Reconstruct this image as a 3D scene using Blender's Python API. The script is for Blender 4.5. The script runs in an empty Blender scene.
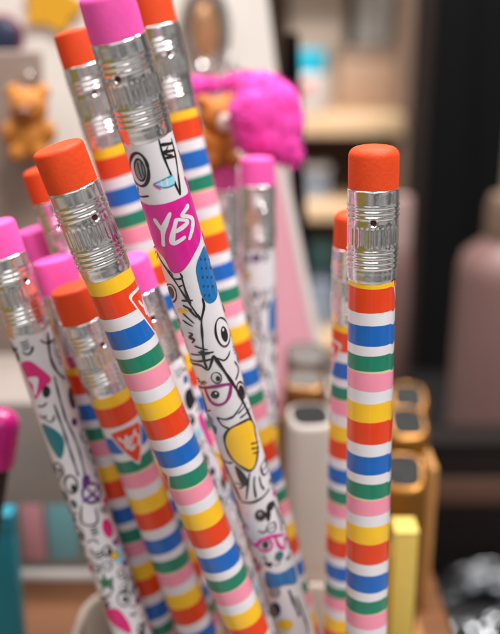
import bpy, bmesh, math, random
from mathutils import Vector, Matrix, noise
from mathutils.geometry import tessellate_polygon
random.seed(7)
MM = .001
scene = bpy.context.scene
COL = scene.collection

# ------------------------------------------------------------------ materials
def lin(h):
    h = h.lstrip('#'); o = []
    for i in (0, 2, 4):
        c = int(h[i:i+2], 16)/255
        o.append(c/12.92 if c <= .04045 else ((c+.055)/1.055)**2.4)
    return (*o, 1)

def mat(name, hexcol, rough=.4, metal=0., coat=0., var=.08, vscale=400., bump=0., bscale=1500., spec=.5, sss=0., rvar=.08):
    m = bpy.data.materials.new(name); m.use_nodes = True
    nt = m.node_tree; N = nt.nodes; L = nt.links
    p = N['Principled BSDF']
    tc = N.new('ShaderNodeTexCoord')
    nz = N.new('ShaderNodeTexNoise'); nz.inputs['Scale'].default_value = vscale; nz.inputs['Detail'].default_value = 5
    L.new(tc.outputs['Object'], nz.inputs['Vector'])
    c = lin(hexcol)
    mx = N.new('ShaderNodeMixRGB')
    mx.inputs[1].default_value = tuple(x*(1-var) for x in c[:3]) + (1,)
    mx.inputs[2].default_value = tuple(min(1, x*(1+var)) for x in c[:3]) + (1,)
    L.new(nz.outputs['Fac'], mx.inputs[0]); L.new(mx.outputs[0], p.inputs['Base Color'])
    mr = N.new('ShaderNodeMapRange')
    mr.inputs['From Min'].default_value = .3; mr.inputs['From Max'].default_value = .7
    mr.inputs['To Min'].default_value = max(.02, rough-rvar); mr.inputs['To Max'].default_value = min(1, rough+rvar)
    L.new(nz.outputs['Fac'], mr.inputs['Value']); L.new(mr.outputs[0], p.inputs['Roughness'])
    p.inputs['Metallic'].default_value = metal
    p.inputs['Coat Weight'].default_value = coat; p.inputs['Coat Roughness'].default_value = .09
    p.inputs['Specular IOR Level'].default_value = spec
    if sss:
        p.inputs['Subsurface Weight'].default_value = sss
        p.inputs['Subsurface Radius'].default_value = (1, .4, .3); p.inputs['Subsurface Scale'].default_value = .0015
    if bump:
        n2 = N.new('ShaderNodeTexNoise'); n2.inputs['Scale'].default_value = bscale; n2.inputs['Detail'].default_value = 4
        L.new(tc.outputs['Object'], n2.inputs['Vector'])
        b = N.new('ShaderNodeBump'); b.inputs['Strength'].default_value = bump; b.inputs['Distance'].default_value = .0002
        L.new(n2.outputs['Fac'], b.inputs['Height']); L.new(b.outputs[0], p.inputs['Normal'])
    return m

def lacquer(name, hexcol, **k):
    a = dict(rough=.34, coat=.55, var=.09, vscale=260, bump=.10, bscale=600); a.update(k)
    return mat(name, hexcol, **a)

M = {
 'white': lacquer('white lacquer', '#dedae0'), 'yellow': lacquer('yellow print', '#f2bd1f'),
 'orange': lacquer('orange print', '#dd3d0e'), 'blue_s': lacquer('blue print', '#0a60b6'),
 'green_s': lacquer('green print', '#137a60'), 'pink_s': lacquer('pink print', '#ee8fa9'),
 'cream': lacquer('cream overprint', '#d9c79a'),
 'ink': lacquer('black ink', '#16131a'), 'grey': lacquer('grey ink', '#8d8990'), 'cyan': lacquer('cyan ink', '#9fd3e6'),
 'teal': lacquer('teal ink', '#2a8fb8'), 'magenta': lacquer('magenta ink', '#d4148f'), 'blue': lacquer('blue ink', '#0f6cae'),
 'navy': lacquer('navy ink', '#0b3f78'), 'plum': lacquer('plum ink', '#8e1f70'), 'rose': lacquer('rose ink', '#d81f77'),
 'tealdark': lacquer('dark teal ink', '#17707c'), 'purple': lacquer('purple ink', '#5d2a78'), 'green': lacquer('green ink', '#1d6a48'),
 'eraser_orange': mat('orange rubber', '#da4413', .62, bump=.4, bscale=1600, vscale=260, var=.17, spec=.35, sss=.15),
 'eraser_pink': mat('pink rubber', '#ec56ac', .62, bump=.4, bscale=1600, vscale=260, var=.17, spec=.35, sss=.15),
 'tin': mat('tinned ferrule', '#f2efef', .2, metal=1, var=.08, vscale=450, bump=.2, bscale=260, rvar=.08),
 'pit': mat('ferrule pit', '#4a1c18', .5, metal=.3),
 'wood': mat('raw pencil wood', '#c69a6b', .7),
}
STRIPES = [('yellow', .150), ('orange', .175), ('white', .095), ('blue_s', .150), ('white', .073), ('green_s', .118), ('cream', .012), ('pink_s', .133), ('white', .094)]
PERIOD = 22.7

# ------------------------------------------------------------------ mesh helper (all sizes in mm)
class MB:
    def __init__(s): s.v = []; s.f = []; s.mi = []; s.mats = []; s.sm = []
    def slot(s, m):
        if m not in s.mats: s.mats.append(m)
        return s.mats.index(m)
    def face(s, idx, m, smooth=True): s.f.append(tuple(idx)); s.mi.append(s.slot(m)); s.sm.append(smooth)
    def add(s, verts, faces, m, smooth=True):
        b = len(s.v); s.v += [tuple(v) for v in verts]
        for f in faces: s.face([b+i for i in f], m, smooth)
    def lathe(s, prof, m, n=48, rad=None, cap0=True, cap1=True, smooth=True):
        """prof: list of (r, z); rad(a, z, r) may modulate the radius"""
        b = len(s.v)
        for r, z in prof:
            for k in range(n):
                a = 2*math.pi*k/n; q = rad(a, z, r) if rad else r
                s.v.append((q*math.cos(a), q*math.sin(a), z))
        up = prof[-1][1] >= prof[0][1]
        for i in range(len(prof)-1):
            for k in range(n):
                k2 = (k+1) % n
                f = (b+i*n+k, b+i*n+k2, b+(i+1)*n+k2, b+(i+1)*n+k)
                s.face(f if up else f[::-1], m, smooth)
        c0 = [b+k for k in range(n)]; c1 = [b+(len(prof)-1)*n+k for k in range(n)]
        if cap0: s.face(c0[::-1] if up else c0, m, False)
        if cap1: s.face(c1 if up else c1[::-1], m, False)
    def box(s, lo, hi, m, bev=0):
        x0, y0, z0 = lo; x1, y1, z1 = hi
        bm = bmesh.new(); bmesh.ops.create_cube(bm, size=1)
        for v in bm.verts: v.co = Vector((x0+(v.co.x+.5)*(x1-x0), y0+(v.co.y+.5)*(y1-y0), z0+(v.co.z+.5)*(z1-z0)))
        if bev: bmesh.ops.bevel(bm, geom=bm.edges[:], offset=bev, segments=3, affect='EDGES', profile=.5)
        s.bm(bm, m)
    def bm(s, bm, m, smooth=True, xf=None):
        bm.verts.index_update(); b = len(s.v)
        for v in bm.verts: s.v.append(tuple(xf @ v.co) if xf else tuple(v.co))
        for f in bm.faces: s.face([b+v.index for v in f.verts], m, smooth)
        bm.free()
    def blob(s, c, r, m, seed=0, amp=.08, fr=2., sub=4, sc=(1, 1, 1)):
        bm = bmesh.new(); bmesh.ops.create_icosphere(bm, subdivisions=sub, radius=1)
        for v in bm.verts:
            k = 1+amp*noise.fractal(v.co*fr+Vector((seed*7.3, seed, 0)), 1, 2, 3)
            v.co = Vector((c[0]+v.co.x*r*k*sc[0], c[1]+v.co.y*r*k*sc[1], c[2]+v.co.z*r*k*sc[2]))
        s.bm(bm, m)
    def tube(s, pts, r, m, n=12):
        pts = [Vector(p) for p in pts]; b = len(s.v)
        for i, p in enumerate(pts):
            t = (pts[min(i+1, len(pts)-1)]-pts[max(i-1, 0)]).normalized()
            x = t.cross(Vector((.3, .2, .93))).normalized(); y = t.cross(x)
            for k in range(n):
                a = 2*math.pi*k/n; s.v.append(tuple(p+x*r*math.cos(a)+y*r*math.sin(a)))
        for i in range(len(pts)-1):
            for k in range(n):
                k2 = (k+1) % n; s.face((b+i*n+k, b+i*n+k2, b+(i+1)*n+k2, b+(i+1)*n+k), m)
        s.face([b+k for k in range(n)][::-1], m); s.face([b+(len(pts)-1)*n+k for k in range(n)], m)
    def build(s, name, parent=None, loc=(0, 0, 0), rot=None, auto=40):
        me = bpy.data.meshes.new(name)
        me.from_pydata([(x*MM, y*MM, z*MM) for x, y, z in s.v], [], s.f)
        for m in s.mats: me.materials.append(m)
        me.polygons.foreach_set('material_index', s.mi); me.polygons.foreach_set('use_smooth', s.sm)
        me.update()
        if auto: me.set_sharp_from_angle(angle=math.radians(auto))
        o = bpy.data.objects.new(name, me); COL.objects.link(o)
        o.location = Vector(loc)*MM
        if rot is not None: o.rotation_euler = rot
        if parent: o.parent = parent
        return o

def tag(o, label=None, cat=None, group=None, kind=None):
    for k, v in (('label', label), ('category', cat), ('group', group), ('kind', kind)):
        if v: o[k] = v
    return o
def empty(name, loc, label, cat, group=None, rot=(0, 0, 0)):
    o = bpy.data.objects.new(name, None); COL.objects.link(o); o.empty_display_size = .01
    o.location = Vector(loc)*MM; o.rotation_euler = rot
    return tag(o, label, cat, group)

# ------------------------------------------------------------------ camera
F = 900.; PITCH = math.radians(18); CAM = Vector((0, 0, 165.))
RT = Vector((1, 0, 0)); FW = Vector((0, math.cos(PITCH), -math.sin(PITCH))); UP = Vector((0, math.sin(PITCH), math.cos(PITCH)))
cd = bpy.data.cameras.new('camera'); cam = bpy.data.objects.new('camera', cd); COL.objects.link(cam)
cam.location = CAM*MM; cam.rotation_euler = (math.radians(90)-PITCH, 0, 0)
cd.sensor_fit = 'HORIZONTAL'; cd.sensor_width = 36; cd.lens = 36*F/500
cd.clip_start = .005; cd.clip_end = 50
cd.dof.use_dof = True; cd.dof.focus_distance = .138; cd.dof.aperture_fstop = cd.lens/4.2
scene.camera = cam
def at(px, py, d):      # a photograph measurement and its distance (mm) -> a place in the scene
    return CAM + RT*((px-250)/F*d) + UP*((317-py)/F*d) + FW*d

# ------------------------------------------------------------------ pencils
def cr(pts, closed, step=.22):
    P = [Vector(p) for p in pts]; n = len(P); out = []
    seg = n if closed else n-1
    for i in range(seg):
        if closed: a, b, c, d = P[(i-1) % n], P[i], P[(i+1) % n], P[(i+2) % n]
        else: a, b, c, d = P[max(i-1, 0)], P[i], P[i+1], P[min(i+2, n-1)]
        k = max(2, int((c-b).length/step))
        for j in range(k):
            t = j/k
            out.append(.5*((2*b)+(c-a)*t+(2*a-5*b+4*c-d)*t*t+(3*b-a-3*c+d)*t**3))
    if not closed: out.append(P[-1])
    return out
def clip(poly, ax, val, keep_less):
    o = []
    for i in range(len(poly)):
        p, q = poly[i-1], poly[i]
        ip = (p[ax] <= val) if keep_less else (p[ax] >= val); iq = (q[ax] <= val) if keep_less else (q[ax] >= val)
        if ip != iq:
            t = (val-p[ax])/(q[ax]-p[ax]); o.append(tuple(p[k]+(q[k]-p[k])*t for k in (0, 1)))
        if iq: o.append(tuple(q))
    return o
class Skin:
    """prints polygons and strokes given in (u, v) mm round the barrel of a pencil"""
    def __init__(s, mb, r, L): s.mb = mb; s.r = r; s.L = L; s.layer = 0; s.pts = []
    def p3(s, u, v, off): a = u/s.r; q = s.r+off; return (q*math.cos(a), q*math.sin(a), s.L-v)
    def fill(s, pts, m, du=0., dv=0., smooth=True):
        s.layer += 1; off = .014+.0009*s.layer; cache = {}
        P = [(x+du, y+dv) for x, y in (cr(pts, True, .4) if smooth else pts)]
        def vid(u, v):
            k = (round(u, 3), round(v, 3))
            if k not in cache: cache[k] = len(s.mb.v); s.mb.v.append(s.p3(u, v, off))
            return cache[k]
        for tri in tessellate_polygon([[Vector((x, y, 0)) for x, y in P]]):
            T = [P[i] for i in tri]
            if (T[1][0]-T[0][0])*(T[2][1]-T[0][1])-(T[1][1]-T[0][1])*(T[2][0]-T[0][0]) > 0: T = T[::-1]   # v runs down the barrel
            u0 = min(t[0] for t in T); u1 = max(t[0] for t in T); k = math.floor(u0/.35)
            while k*.35 < u1:
                c = clip(clip(T, 0, k*.35, False), 0, (k+1)*.35, True)
                ids = []
                for q in c:
                    i = vid(*q)
                    if i not in ids: ids.append(i)
                if len(ids) > 2: s.mb.face(ids, m)
                k += 1
    def stroke(s, pts, w, m, closed=False, du=0., dv=0.):
        s.layer += 1; off = .014+.0009*s.layer
        Q = cr(pts, closed) if len(pts) > 2 else cr([pts[0], ((pts[0][0]+pts[1][0])/2, (pts[0][1]+pts[1][1])/2), pts[1]], False)
        n = len(Q); b = len(s.mb.v); K = max(2, math.ceil(w/.16))
        for i, p in enumerate(Q):
            t = Q[(i+1) % n]-Q[i-1] if closed else Q[min(i+1, n-1)]-Q[max(i-1, 0)]
            t = t.normalized() if t.length > 1e-6 else Vector((1, 0)); nr = Vector((-t.y, t.x))
            ww = w*.5*(1+.22*math.sin(i*.35+len(pts)))
            if not closed: ww *= min(1, .45+min(i, n-1-i)*.25)
            for e in range(K+1):
                x = p+nr*ww*(1-2*e/K); s.mb.v.append(s.p3(x.x+du, x.y+dv, off))
        for i in range(n if closed else n-1):
            j = (i+1) % n
            for e in range(K): s.mb.face((b+(K+1)*i+e, b+(K+1)*i+e+1, b+(K+1)*j+e+1, b+(K+1)*j+e), m)
    def art(s, A, du=0., dv=0., vmax=1e9, vmin=-1e9):
        for k, c, w, cl, pts in A:
            vs = [p[1]+dv for p in pts]
            if max(vs) > min(vmax, s.L-.5) or min(vs) < max(vmin, .3): continue
            P = [(x+du, y+dv) for x, y in pts]; s.pts += P
            if k == 'f' and len(P) > 2:
                x0, x1 = min(p[0] for p in P), max(p[0] for p in P); y0, y1 = min(p[1] for p in P), max(p[1] for p in P)
                if max(x1-x0, y1-y0) > 1.5: s.pts += [(x0+(x1-x0)*(i+.5)/6, y0+(y1-y0)*(j+.5)/9) for i in range(6) for j in range(9)]
            for i in range(1, len(P)): s.pts += [tuple(P[i-1][j]+(P[i][j]-P[i-1][j])*t for j in (0, 1)) for t in (.33, .67)]
            if k == 'f': s.fill(pts, M[c], du, dv)
            else: s.stroke(pts, w, M[c], bool(cl), du, dv)
def scatter(sk, L, seed, v1=85):
    # little faces, whiskers, loops and shapes printed wherever the main drawing leaves the barrel bare
    sk.layer = 0; rnd = random.Random(seed); used = list(sk.pts); R2 = 2*math.pi*sk.r
    def far(u, v, q): return all((min(abs(u-x), R2-abs(u-x)))**2+(v-y)**2 > q*q for x, y in used)
    E = lambda u, v, a, b, n=12: [(u+a*math.cos(2*math.pi*k/n), v+b*math.sin(2*math.pi*k/n)) for k in range(n)]
    for _ in range(2600):
        u = rnd.uniform(-11.7, 11.7); v = rnd.uniform(2, min(L-2, v1)); s = rnd.uniform(.8, 1.35)
        if not far(u, v, 1.25*s+.25): continue
        k = rnd.choice([0, 0, 1, 3, 4, 5, 6, 7, 8, 9, 11]); I = M['ink']; w = rnd.uniform(.18, .34)
        if k == 0: sk.stroke(E(u, v, .9*s, 1.2*s), w, I, True); sk.fill(E(u+.2, v+.2, .4*s, .55*s), I)
        elif k == 1:
            for j in range(3): sk.stroke([(u-.9*s, v-.7*s+.6*j), (u, v-.6*s+.6*j), (u+.9*s, v-.95*s+.6*j)], w, I)
        elif k == 3: sk.stroke([(u-1*s, v), (u-.3*s, v+.7*s), (u+.5*s, v+.6*s), (u+1*s, v-.4*s)], w, I)
        elif k == 4: sk.fill([(u, v+1.1*s), (u-1*s, v-.1), (u-.8*s, v-.8*s), (u, v-.45*s), (u+.8*s, v-.8*s), (u+1*s, v-.1)], M[rnd.choice(['magenta', 'rose', 'plum', 'cyan'])])
        elif k == 5: sk.stroke([(u-.8*s, v-.9*s), (u+.8*s, v-.8*s), (u+.6*s, v+.9*s), (u-.8*s, v+.8*s)], w, I, True); sk.stroke([(u-.8*s, v), (u+.7*s, v)], w*.8, I)
        elif k == 6: sk.stroke([(u, v-1.2*s), (u+.25*s, v), (u-.1*s, v+1.2*s)], w*1.3, I); sk.stroke([(u-.7*s, v-.3*s), (u+.7*s, v-.1)], w, I)
        elif k == 7: sk.fill(E(u, v, .6*s, .8*s, 9), M[rnd.choice(['yellow', 'teal', 'tealdark', 'purple', 'blue'])]); sk.stroke(E(u, v, .62*s, .82*s, 9), w*.8, I, True)
        elif k == 8: sk.stroke([(u+.15*j*s*math.cos(j*.9), v+.15*j*s*math.sin(j*.9)) for j in range(8)], w, I)
        elif k == 9: sk.fill([(u-1*s, v-.5*s), (u, v-.8*s), (u+1*s, v-.5*s), (u+.2*s, v+1*s)], M[rnd.choice(['rose', 'tealdark', 'ink', 'grey'])])
        else:
            for j in range(5): t = .5+j*.62; sk.stroke([(u+.35*s*math.cos(t), v+.35*s*math.sin(t)), (u+1.1*s*math.cos(t), v+1.1*s*math.sin(t))], w, I)
        used.append((u, v))
LOGO = [(-3.3, -3.2), (-2.0, -3.6), (0, -3.7), (2.0, -3.6), (3.3, -3.2), (3.0, -2.0), (1.6, 1.2), (.4, 3.4), (0, 3.8), (-.4, 3.4), (-1.6, 1.2), (-3.0, -2.0)]
YES = [(.62, [(-2.1, -2.3), (-1.5, -1.3), (-1.0, -.75)]), (.55, [(-.35, -2.45), (-.7, -1.5), (-1.0, -.75), (-.95, .6)]),
       (.4, [(-.25, -1.6), (.75, -1.45), (-.3, -.2)]), (.5, [(-.15, -1.7), (-.4, .9), (.7, .1)]), (.5, [(1.75, -2.6), (.95, -1.6)]), (.5, [(.95, -1.6), (1.9, -1.2), (1.3, .9)])]

def make_body(kind, L, r, spec):
    mb = MB(); n = 64
    if kind == 'striped':
        rows = []; z = spec['yellow_end']-.150*PERIOD
        k = 0; edges = [(0., 'yellow')]
        v = z
        while v < L:
            nm, fr = STRIPES[k % len(STRIPES)]; k += 1
            if v > 0: edges.append((v, nm))
            elif edges: edges[0] = (0., nm)
            v += fr*PERIOD
        seam = spec.get('seam', 2.6)
        def jit(a, i):
            w = .07*math.sin(a+i*.9)+.05*math.sin(2*a+1.7*i)
            d = (a-seam) % (2*math.pi)
            return w + (.28 if d < .32 else 0) + .03*noise.noise(Vector((math.cos(a)*3, math.sin(a)*3, i*1.3)))
        b = len(mb.v); bands = []
        for i, (v, nm) in enumerate(edges):
            bands.append((i, v, nm))
        for i in range(len(edges)+1):
            v = edges[i][0] if i < len(edges) else L
            for q in range(n):
                a = 2*math.pi*q/n
                vv = v if i in (0, len(edges)) else min(L-.05, v+jit(a, i))
                mb.v.append((r*math.cos(a), r*math.sin(a), L-vv))
        for i, (v, nm) in enumerate(edges):
            for q in range(n):
                q2 = (q+1) % n
                mb.face((b+(i+1)*n+q, b+(i+1)*n+q2, b+i*n+q2, b+i*n+q), M[nm])
        mb.face([b+q for q in range(n)], M['wood'], False); mb.face([b+len(edges)*n+q for q in range(n)][::-1], M['wood'], False)
        sk = Skin(mb, r, L)
        for u0, v0, sc, ang in spec.get('logos', []):
            ca, sa = math.cos(ang), math.sin(ang)
            R = lambda P, k=1.: [(u0+sc*k*(x*ca-y*sa), v0+sc*k*(x*sa+y*ca)) for x, y in P]
            sk.fill(R(LOGO, 1.14), M['white']); sk.fill(R(LOGO), M['orange'])
            for w, P in YES: sk.stroke(R(P), w*sc, M['white'])
    else:
        mb.lathe([(r, 0), (r, L)], M['white'], n)
        mb.mats.append(M['wood'])
        sk = Skin(mb, r, L)
        for A, du, dv, v0, v1 in spec['art']: sk.art(A, du, dv, v1, v0)
        scatter(sk, L, spec.get('sseed', int(L*10)))
    return mb

def ferrule_mesh(FL, seed):
    """three ring sets and a fluted waist; z = 0 at the lower edge"""
    mb = MB(); prof = []; N = 70
    def ridge(f, c, w): return math.exp(-((f-c)/w)**2)
    for i in range(N+1):
        f = 1-i/N                                   # f = 0 at the eraser, 1 at the barrel
        r = 3.97
        if f < .035: r -= .07*(1-f/.035)**2
        for c in (.175, .232, .289): r += .15*ridge(f, c, .013); r -= .07*ridge(f, c+.028, .014)
        for c in (.655, .712, .769, .826): r += .16*ridge(f, c, .013); r -= .07*ridge(f, c+.028, .014)
        if f > .86: r -= .10*min(1, (f-.86)/.05)
        if f > .97: r -= .10*((f-.97)/.03)
        prof.append((r, FL*(1-f)))
    rnd = random.Random(seed); ph = rnd.random()*6
    def rad(a, z, r):
        f = 1-z/FL
        k = max(0, min(1, (f-.385)/.02))*max(0, min(1, (.605-f)/.02))
        q = r-.15*k*(.5+.5*math.cos(30*a))**1.5
        q += .03*math.sin(3*a+ph+z*.12)*(.4+.6*f) + .04*noise.noise(Vector((math.cos(a)*2.4+seed, math.sin(a)*2.4, z*.4))) + .016*noise.noise(Vector((math.cos(a)*6, math.sin(a)*6+seed, z*1.1)))
        q += .05*max(0, 1-abs(((a-ph+math.pi) % (2*math.pi))-math.pi)/.06)
        for ca in (spec_pit[0], spec_pit[0]+2.1, spec_pit[0]+4.2):
            d = ((a-ca+math.pi) % (2*math.pi))-math.pi
            q -= .40*math.exp(-((d*4/.52)**2+((f-.335)*FL/.48)**2)**1.5); q += .09*math.exp(-((math.hypot(d*4/.52, (f-.335)*FL/.48)-1.5)/.3)**2)
        return q
    spec_pit = (rnd.uniform(-.6, .7),)
    mb.lathe(prof, M['tin'], 180, rad, cap0=False, cap1=True)
    for ca in (spec_pit[0], spec_pit[0]+2.1, spec_pit[0]+4.2):          # the pricked holes
        z = FL*(1-.335); ring = []
        for k in range(14):
            t = 2*math.pi*k/14; e = .46*abs(math.cos(t))**.7*(1 if math.cos(t) > 0 else -1); g = .40*abs(math.sin(t))**.7*(1 if math.sin(t) > 0 else -1)
            a = ca+e/4; ring.append((3.80*math.cos(a), 3.80*math.sin(a), z+g))
        mb.add(ring, [list(range(14))], M['pit'], False)
    return mb
def eraser_mesh(E, m, rnd, dome):
    mb = MB(); r = 3.86; prof = [(r, -3), (r, 0), (r+.03, E*.4), (r, E-dome)]
    for k in range(1, 9):
        t = k/8*math.pi/2; prof.append((r-dome*1.1*(1-math.cos(t)), E-dome+dome*math.sin(t)))
    rr = prof[-1][0]
    for k in (.75, .5, .25, .04): prof.append((rr*k, E+.28*(1-k*k)))
    s = rnd.random()*50
    mb.lathe(prof, m, 72, lambda a, z, q: q*(1+.012*noise.noise(Vector((math.cos(a)*1.3+s, math.sin(a)*1.3, z*.3)))), cap0=True, cap1=True)
    return mb

def pencil(i, top, end, kind, er, label, group, FL=13.6, E=6.3, dome=1.0, roll=0., **spec):
    top = Vector(top); end = Vector(end); z = (top-end).normalized(); T = (top-end).length
    mid = (top+end)/2; x = (CAM-mid); x -= x.dot(z)*z; x.normalize(); y = z.cross(x)
    rot = Matrix((x, y, z)).transposed() @ Matrix.Rotation(roll, 3, 'Z')
    root = empty('pencil', end, label, 'pencil', group, rot.to_euler())
    L = T-E-FL; rnd = random.Random(i*13+1)
    make_body(kind, L, 3.75, spec).build('body', root)
    ferrule_mesh(FL+.8, i+3).build('ferrule', root, (0, 0, L-.8), auto=0)
    eraser_mesh(E, M['eraser_orange' if er == 'o' else 'eraser_pink'], rnd, dome).build('eraser', root, (0, 0, L+FL), auto=0)
    return root

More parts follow.
